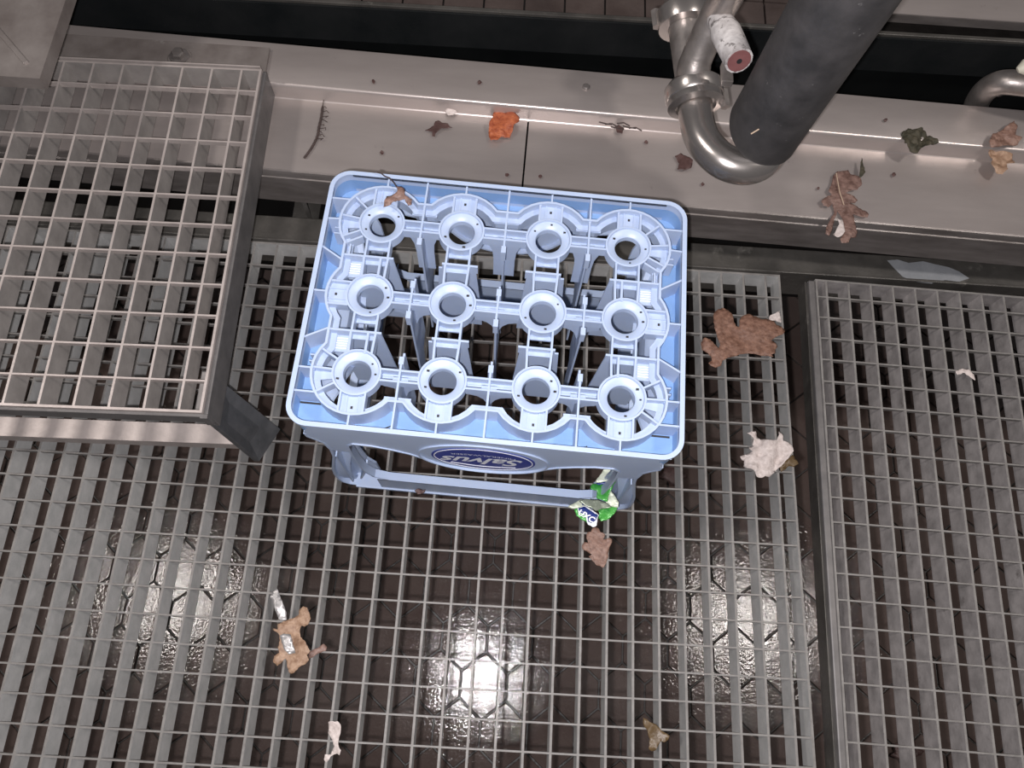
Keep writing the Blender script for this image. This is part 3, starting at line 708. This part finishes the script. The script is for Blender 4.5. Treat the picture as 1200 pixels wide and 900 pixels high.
# ------------------------------------------------------------------ leaves and litter
def sheet(name, outline, z, m, label, cat, amp=0.004, freq=60, thick=0.0006, step=0.006, parent=None, group=None, zfun=None, seed=0, part_label=None, rag=0.55):
    """thin crumpled sheet with a traced outline, real size, on the plane z"""
    rj = random.Random(seed * 7 + 3); oo = []
    for k in range(len(outline)):
        a = Vector(outline[k]); b = Vector(outline[(k + 1) % len(outline)]); m_ = max(1, int((b - a).length / 2.2)); nn = Vector((-(b - a).y, (b - a).x)).normalized()
        oo.append(a)
        for t in range(1, m_): oo.append(a.lerp(b, t / m_) + nn * rj.uniform(-rag, rag))
    W_ = [at(p[0], p[1], z) for p in oo]
    c = sum(W_, Vector()) / len(W_); c.z = z
    base = parent.location if parent else c
    pts = [Vector((p.x - base.x, p.y - base.y)) for p in W_]
    n = len(pts); es = [(i, (i + 1) % n) for i in range(n)]
    xs = [p.x for p in pts]; ys = [p.y for p in pts]
    rnd = random.Random(seed + 11); vv = list(pts)
    x = min(xs)
    while x < max(xs):
        y = min(ys)
        while y < max(ys):
            vv.append(Vector((x + rnd.uniform(-.3, .3) * step, y + rnd.uniform(-.3, .3) * step))); y += step
        x += step
    ov, oe, of, _, _, _ = delaunay_2d_cdt(vv, es, [], 1, 1e-6)
    ph = [rnd.uniform(0, 6.28) for _ in range(6)]; th = [rnd.uniform(0, PI) for _ in range(4)]
    def h(p):
        s = 0
        for k in range(4):
            q = p.x * math.cos(th[k]) + p.y * math.sin(th[k]); s += (0.5 ** (k * .7)) * abs(math.sin(q * freq * (1 + .7 * k) + ph[k]))
        return amp * s / 2.0
    verts = []
    for p in ov:
        zz = h(p) + 0.0008
        if zfun: zz += zfun(p.x + base.x, p.y + base.y)
        verts.append((p.x, p.y, zz + (z - base.z if parent else 0)))
    me = bpy.data.meshes.new(name); me.from_pydata(verts, [], [tuple(f) for f in of]); me.update()
    me.polygons.foreach_set('use_smooth', [True] * len(me.polygons))
    o = link(name, me, m, parent)
    if not parent: o.location = c; tag(o, label, cat, group)
    sm = o.modifiers.new('thickness', 'SOLIDIFY'); sm.thickness = thick; sm.offset = 1
    if part_label: o['label'] = part_label
    return o
def cr(ox, oy, s, L): return [(ox + x / s, oy + y / s) for x, y in L]
def vein(name, path, r, m, parent): 
    return MB().tube([Vector(p) - parent.location for p in path], r, 6).build(name, m, parent)

GZ = 0.001
sheet('oak_leaf', cr(800, 340, 8.18, [(300, 760), (255, 740), (235, 715), (270, 690), (265, 650), (215, 610), (175, 585), (165, 520), (195, 475), (250, 490), (300, 545), (330, 580), (345, 540), (320, 480), (300, 400), (280, 330), (280, 260), (310, 215), (370, 180), (430, 200), (470, 250), (480, 320), (500, 360), (530, 370), (530, 310), (560, 265), (610, 245), (690, 270), (740, 300), (790, 290), (870, 310), (890, 350), (940, 360), (970, 385), (960, 425), (920, 450), (860, 480), (830, 500), (880, 525), (895, 555), (870, 590), (870, 625), (830, 640), (850, 660), (800, 650), (720, 640), (650, 625), (600, 620), (540, 630), (480, 650), (420, 665), (370, 690), (355, 740)]),
      GZ, M['leaf_brown'], 'large brown lobed oak leaf on the grating right of the crate', 'leaf', 0.007, 45, seed=1)
lf2 = sheet('oak_leaf', cr(670, 610, 15, [(430, 125), (470, 150), (495, 210), (540, 220), (580, 250), (570, 300), (545, 340), (600, 330), (660, 310), (700, 340), (700, 390), (660, 470), (640, 560), (635, 660), (600, 760), (560, 830), (530, 830), (490, 800), (440, 800), (390, 740), (330, 680), (290, 640), (350, 600), (300, 580), (240, 540), (180, 510), (170, 450), (210, 390), (280, 400), (250, 320), (250, 250), (280, 210), (335, 205), (350, 150), (390, 125)]),
      GZ, M['leaf_red'], 'small reddish brown oak leaf on the grating below the green wrapper', 'leaf', 0.0035, 70, step=0.004, seed=2)
# leaf with foil strip at the lower left
lt = empty('crumpled_leaf', at(345, 748, GZ)); tag(lt, 'crumpled tan leaf on the grating at the lower left', 'leaf')
sheet('leaf_blade', cr(300, 680, 7.5, [(205, 390), (290, 350), (350, 330), (385, 310), (390, 260), (430, 232), (465, 245), (480, 290), (495, 340), (480, 380), (440, 410), (415, 400), (395, 440), (400, 500), (440, 530), (470, 580), (490, 620), (460, 660), (480, 700), (450, 735), (400, 760), (350, 810), (310, 820), (285, 760), (270, 690), (240, 720), (200, 755), (165, 720), (175, 670), (215, 640), (205, 590), (225, 530), (215, 470), (165, 440), (170, 425), (210, 440)]),
      GZ, M['leaf_tan'], None, None, 0.010, 55, step=0.004, parent=lt, seed=3)
sheet('leaf_fragment', cr(300, 680, 7.5, [(470, 640), (510, 610), (560, 590), (600, 560), (630, 590), (620, 620), (560, 640), (500, 680), (470, 690)]), GZ, M['leaf_ledge'], None, None, 0.004, 70, step=0.004, parent=lt, seed=4)
fo = empty('foil_strip', at(328, 712, 0.006)); tag(fo, 'folded silver foil strip lying across the crumpled tan leaf', 'foil strip')
sheet('strip', cr(300, 680, 7.5, [(130, 150), (150, 110), (188, 70), (205, 110), (240, 200), (270, 280), (275, 350), (215, 360), (190, 300), (165, 230)]), 0.004, M['foil'], None, None, 0.003, 80, step=0.004, parent=fo, seed=5)
sheet('strip_end', cr(300, 680, 7.5, [(215, 490), (250, 470), (310, 480), (330, 560), (350, 640), (290, 650), (250, 600)]), 0.013, M['foil'], None, None, 0.004, 80, step=0.004, parent=fo, seed=6)
# tissues
sheet('tissue', cr(850, 490, 10, [(220, 200), (320, 185), (355, 250), (440, 280), (500, 300), (560, 290), (585, 230), (590, 180), (620, 220), (640, 290), (740, 330), (770, 410), (700, 500), (620, 590), (560, 640), (490, 705), (430, 700), (390, 725), (330, 710), (310, 660), (280, 640), (220, 620), (190, 590), (200, 520), (150, 465), (240, 440), (290, 420), (250, 370), (300, 350), (300, 270)]),
      GZ, M['tissue'], 'crumpled white tissue on the right edge of the large grating', 'tissue', 0.016, 75, step=0.0035, seed=7)
sheet('wet_scrap', cr(850, 490, 10, [(620, 590), (700, 500), (770, 440), (830, 500), (845, 545), (790, 580), (730, 570), (690, 610), (640, 640)]), GZ, M['leaf_olive'], 'dark wet scrap tucked against the crumpled white tissue', 'scrap', 0.006, 80, step=0.004, seed=8)
sheet('tissue', cr(370, 830, 12.86, [(205, 200), (270, 185), (310, 195), (350, 185), (395, 240), (400, 310), (380, 400), (360, 500), (370, 570), (400, 620), (375, 700), (340, 670), (290, 690), (240, 720), (215, 770), (175, 810), (140, 760), (150, 690), (200, 690), (240, 690), (260, 640), (295, 560), (280, 500), (245, 430), (195, 370), (205, 300)]),
      GZ, M['tissue'], 'twisted white tissue strip near the bottom edge of the grating', 'tissue', 0.009, 80, step=0.003, seed=9)
sheet('wet_leaf', cr(730, 820, 12.86, [(290, 270), (350, 290), (390, 330), (440, 350), (490, 370), (540, 420), (570, 460), (640, 500), (690, 540), (670, 600), (610, 640), (560, 620), (520, 690), (480, 760), (420, 770), (380, 740), (390, 650), (400, 590), (370, 530), (360, 460), (310, 400), (290, 340)]),
      GZ, M['leaf_olive'], 'dark olive wet leaf draped over a bar near the bottom right', 'leaf', 0.004, 70, step=0.004, seed=10)
sheet('paper_scrap', [(901, 371), (907, 369), (912, 366), (914, 373), (914, 380), (908, 377), (900, 377)], GZ, M['tissue'], 'tiny white scrap on the grating edge above the large oak leaf', 'scrap', 0.004, 120, step=0.002, seed=12)
sheet('paper_scrap', [(272, 330), (278, 328), (281, 332), (279, 338), (275, 336), (272, 333)], GZ, M['tissue'], 'tiny pale scrap on the grating between platform and crate', 'scrap', 0.003, 120, step=0.002, seed=13)
sheet('paper_scrap', [(1118, 436), (1126, 433), (1134, 434), (1140, 440), (1141, 447), (1136, 443), (1129, 438), (1120, 440)], GZ, M['tissue'], 'thin pale scrap on the right grating panel', 'scrap', 0.003, 120, step=0.002, seed=14)
# litter on the floor below
for k, (u, v, s, lab) in enumerate([(787, 556, 12, 'dark leaf on the paved floor below the right side of the crate'), (1060, 880, 14, 'dark leaf on the paved floor near the bottom right')]):
    sheet('rotten_leaf', [(u + s * (1 + .35 * math.sin(5 * a + k)) * math.cos(a) * 1.2, v + s * (1 + .3 * math.cos(4 * a)) * math.sin(a)) for a in [i * 2 * PI / 18 for i in range(18)]], FZ + 0.003, M['leaf_dark'], lab, 'leaf', 0.008, 40, step=0.01, seed=20 + k)

# on the ledge
LZ_ = 0.1256
sheet('orange_leaf', cr(490, 120, 9.23, [(810, 160), (840, 125), (880, 140), (940, 150), (985, 120), (1030, 150), (1090, 200), (1090, 255), (1035, 290), (1020, 350), (990, 400), (940, 405), (900, 395), (860, 440), (785, 445), (768, 400), (765, 330), (770, 265), (805, 220)]), LZ_, M['leaf_orange'], 'crumpled bright orange leaf beside the seam in the steel ledge', 'leaf', 0.010, 60, step=0.004, seed=30)
sheet('leaf_fragment', cr(490, 120, 9.23, [(75, 320), (110, 305), (170, 265), (185, 220), (220, 210), (260, 235), (320, 240), (345, 280), (370, 290), (310, 300), (260, 300), (220, 330), (190, 350), (180, 385), (150, 380), (155, 340), (110, 325)]), LZ_, M['leaf_dark'], 'dark reddish leaf fragment on the ledge left of the orange leaf', 'leaf', 0.003, 100, step=0.003, seed=31)
sheet('paper_scrap', cr(490, 120, 9.23, [(290, 120), (330, 85), (385, 80), (420, 130), (380, 155), (330, 160)]), LZ_, M['tissue'], 'small white scrap on the ledge above the dark leaf fragment', 'scrap', 0.005, 120, step=0.002, seed=32)
tw = empty('catkin_twig', at(371, 150, LZ_)); tag(tw, 'dark shrivelled catkin twig on the ledge near the platform', 'twig')
path = spline([at(340 + x / 9, 100 + y / 9, LZ_ + 0.002) for x, y in [(360, 130), (345, 210), (330, 330), (305, 440), (290, 530), (250, 620), (200, 700), (150, 765)]], 5)
vein('stem', path, [0.0006] * 6 + [0.0016 + 0.0004 * (i % 2) for i in range(len(path) - 6)], M['twig'], tw)
mbx = MB()
for k in range(9):
    p = Vector(path[6 + k * 2]) - tw.location; mbx.tube([p, p + Vector((0.004 + 0.003 * (k % 3), 0.001 * (k % 2), 0.002)), p + Vector((0.006 + 0.004 * (k % 2), -0.002, 0.001))], 0.0006, 5)
mbx.build('bristle', M['twig'], tw)
db = empty('twig_litter', at(722, 148, LZ_)); tag(db, 'loose brown twig litter at the fold of the ledge left of the steel bend', 'twigs')
for k in range(6):
    u, v = 702 + 7 * k, 143 + 2.2 * (k % 3) + .6 * k
    vein('twig', [at(u, v, 0.137), at(u + 8, v + 2 - 3 * (k % 2), 0.140), at(u + 15, v + 3, 0.137)], 0.0009, M['twig'], db)
sheet('leaf_piece', [(720, 150), (725, 148), (731, 152), (729, 158), (723, 157)], 0.128, M['leaf_dark'], None, None, 0.003, 100, step=0.002, parent=db, seed=33)
sheet('wet_leaf', [(790, 185), (797, 181), (803, 184), (811, 190), (809, 199), (800, 202), (793, 200), (795, 193)], LZ_, M['leaf_dark'], 'dark brown leaf scrap on the ledge below the steel bend', 'leaf', 0.004, 80, step=0.003, seed=34)
ol = empty('oak_leaf', at(988, 232, LZ_)); tag(ol, 'long dull brown oak leaf hanging over the front of the ledge', 'leaf')
yedge = 0.4375 - 0.31 * math.tan(math.radians(1.6))
sheet('leaf_blade', cr(940, 180, 8.18, [(330, 180), (430, 175), (450, 220), (540, 240), (560, 310), (510, 370), (430, 385), (400, 400), (480, 430), (520, 465), (490, 490), (430, 490), (500, 510), (590, 560), (625, 600), (610, 630), (540, 620), (470, 600), (490, 680), (510, 780), (500, 820), (450, 825), (430, 870), (360, 875), (345, 840), (390, 780), (380, 700), (370, 640), (330, 560), (300, 640), (270, 750), (240, 810), (205, 790), (220, 720), (260, 640), (300, 580), (280, 490), (240, 530), (190, 520), (165, 480), (200, 445), (270, 415), (235, 375), (275, 290), (290, 220)]),
      LZ_, M['leaf_ledge'], None, None, 0.005, 50, step=0.004, parent=ol, seed=35)
vein('stalk', [at(980, 203, 0.134), at(984, 225, 0.1335), at(989, 240, 0.132)], 0.0007, M['straw'], ol)
sheet('leaf_tip', cr(940, 180, 8.18, [(560, 55), (575, 110), (598, 190), (560, 235), (540, 240), (545, 170)]), LZ_ + 0.006, M['moss'], None, None, 0.003, 80, step=0.003, parent=ol, seed=36)
sheet('paper_scrap', cr(940, 180, 8.18, [(335, 640), (375, 645), (390, 700), (400, 760), (370, 800), (330, 810), (285, 790), (320, 740), (345, 690)]), LZ_ + 0.006, M['tissue'], 'white scrap stuck on the long oak leaf at the ledge', 'scrap', 0.003, 120, step=0.003, seed=37)
sheet('moss_clump', [(1053, 160), (1060, 156), (1070, 158), (1080, 157), (1082, 165), (1092, 170), (1094, 174), (1084, 177), (1076, 178), (1071, 185), (1062, 182), (1055, 174)], 0.1415, M['moss'], 'dark mossy clump on the fold of the ledge at the right', 'moss', 0.014, 120, step=0.0025, seed=38)
rl = empty('crumpled_leaf', at(1172, 180, 0.13)); tag(rl, 'crumpled tan and brown leaf on the ledge at the far right', 'leaf')
sheet('leaf_blade', [(1153, 184), (1158, 176), (1166, 172), (1175, 170), (1182, 178), (1184, 188), (1183, 197), (1176, 196), (1175, 204), (1170, 209), (1163, 206), (1157, 198), (1160, 190)], 0.134, M['leaf_tan'], None, None, 0.010, 90, step=0.003, parent=rl, seed=39)
sheet('dark_lobe', [(1155, 170), (1160, 160), (1169, 157), (1178, 150), (1186, 144), (1188, 152), (1186, 162), (1193, 166), (1190, 172), (1180, 174), (1168, 176), (1158, 176)], 0.1495, M['leaf_red'], None, None, 0.008, 90, step=0.003, parent=rl, seed=40)
crumbs = [(438, 97, .1485), (562, 98, .1485), (448, 180, LZ_), (594, 206, LZ_), (633, 208, LZ_), (757, 168, LZ_), (823, 217, LZ_), (1046, 206, LZ_), (1037, 142, .1485), (964, 236, LZ_), (958, 222, LZ_)]
names = ['left end of the upper ledge', 'upper ledge above the orange leaf', 'lower ledge behind the left crate corner', 'ledge left of the seam end', 'ledge right of the seam end', 'ledge left of the brown scrap', 'ledge under the steel bend', 'lower ledge right of the long oak leaf', 'upper ledge left of the moss', 'ledge close left of the long oak leaf', 'ledge upper left of the long oak leaf']
for k, (u, v, z) in enumerate(crumbs):
    s = 2.2 if k < 9 else 1.6
    sheet('dirt_crumb', [(u + s * random.uniform(.7, 1.3) * math.cos(a), v + s * random.uniform(.7, 1.3) * math.sin(a)) for a in [i * PI / 4 for i in range(8)]], z, M['leaf_dark'], 'dark dirt crumb on the ' + names[k], 'crumb', 0.002, 300, step=0.001, seed=50 + k)

# dry leaf with stalk on the crate
dl = empty('dry_leaf', at(462, 232, T + 0.001)); tag(dl, 'shrivelled brown leaf with thin stalk on the back left crate corner', 'leaf')
sheet('leaf_blade', cr(360, 180, 6, [(545, 350), (570, 320), (610, 310), (640, 290), (630, 250), (660, 245), (690, 280), (690, 315), (740, 340), (735, 370), (710, 375), (690, 340), (650, 345), (610, 355), (590, 375), (560, 385), (540, 388)]), T + 0.001, M['leaf_ledge'], None, None, 0.006, 110, step=0.003, parent=dl, seed=60)
vein('stalk', [at(360 + x / 6, 180 + y / 6, T + 0.004) for x, y in [(492, 133), (520, 138), (545, 160), (580, 172), (610, 205), (640, 250), (655, 275)]], 0.0008, M['twig'], dl)
hs = sheet('wet_scrap', [(486, 576), (490, 573), (495, 575), (499, 574), (497, 578), (490, 580)], 0.050, M['leaf_dark'], 'tiny dark scrap on the crate handle bar', 'scrap', 0.002, 200, step=0.0015, seed=61)

# green wrapper hanging over the crate handle
wr = empty('snack_wrapper', at(700, 590, 0.06)); tag(wr, 'crumpled green foil wrapper with blue badge on the crate handle', 'wrapper')
def wp(name, L, z, m, seed, amp=0.004, lab=None):
    return sheet(name, cr(660, 535, 10, L), z, m, None, None, amp, 90, step=0.003, parent=wr, seed=seed, thick=0.0004, part_label=lab)
wp('pale_flap', [(510, 90), (690, 100), (660, 180), (610, 280), (500, 310), (370, 310), (430, 220)], 0.098, M['pale_green'], 70, 0.003)
wp('blue_edge', [(380, 315), (500, 300), (560, 285), (530, 310), (470, 335), (400, 335)], 0.102, M['badge'], 71, 0.002)
wp('green_fold', [(310, 370), (330, 335), (430, 330), (560, 290), (620, 290), (570, 370), (540, 440), (510, 540), (450, 520), (385, 500), (390, 410), (320, 400)], 0.088, M['green'], 72, 0.006)
wp('pale_fold', [(540, 390), (600, 470), (645, 540), (640, 605), (560, 590), (495, 545), (515, 470)], 0.085, M['pale_green'], 73, 0.004)
wp('grey_fold', [(180, 530), (250, 505), (400, 510), (500, 545), (560, 600), (440, 620), (380, 640), (270, 590)], 0.058, M['grey_green'], 74, 0.003)
wp('green_flap', [(390, 620), (480, 590), (630, 590), (610, 650), (570, 700), (520, 745), (440, 765), (410, 730), (420, 680)], 0.052, M['green'], 75, 0.006)
wp('pale_corner', [(50, 595), (130, 550), (210, 510), (260, 560), (250, 590), (160, 615), (100, 620)], 0.050, M['pale_green'], 76, 0.004)
wp('green_corner', [(125, 630), (170, 600), (280, 680), (300, 790), (230, 755), (150, 700)], 0.046, M['green'], 77, 0.004)
wp('white_edge', [(165, 595), (215, 575), (270, 582), (340, 630), (418, 688), (400, 740), (390, 810), (345, 830), (290, 800), (255, 690), (175, 655)], 0.051, M['white'], 78, 0.0003)
wp('badge', [(178, 605), (255, 592), (330, 642), (408, 695), (380, 748), (330, 785), (290, 765), (268, 690), (190, 650)], 0.0522, M['badge'], 79, 0.0006)
wp('round_mark', [(210, 545), (225, 520), (250, 525), (262, 550), (250, 575), (225, 575)], 0.0595, M['badge'], 80, 0.001)
o3 = at(682.5, 602, 0.0555); ex = (at(694, 609, 0.0555) - o3).normalized(); ey = (at(687, 596, 0.0555) - o3).normalized()
flat_text('lettering', 'UXC', 0.0105, lambda a, b: tuple(o3 - wr.location + ex * (a + 0.006) + ey * b + Vector((0, 0, -0.001))), M['white'], wr, off=0.0003)
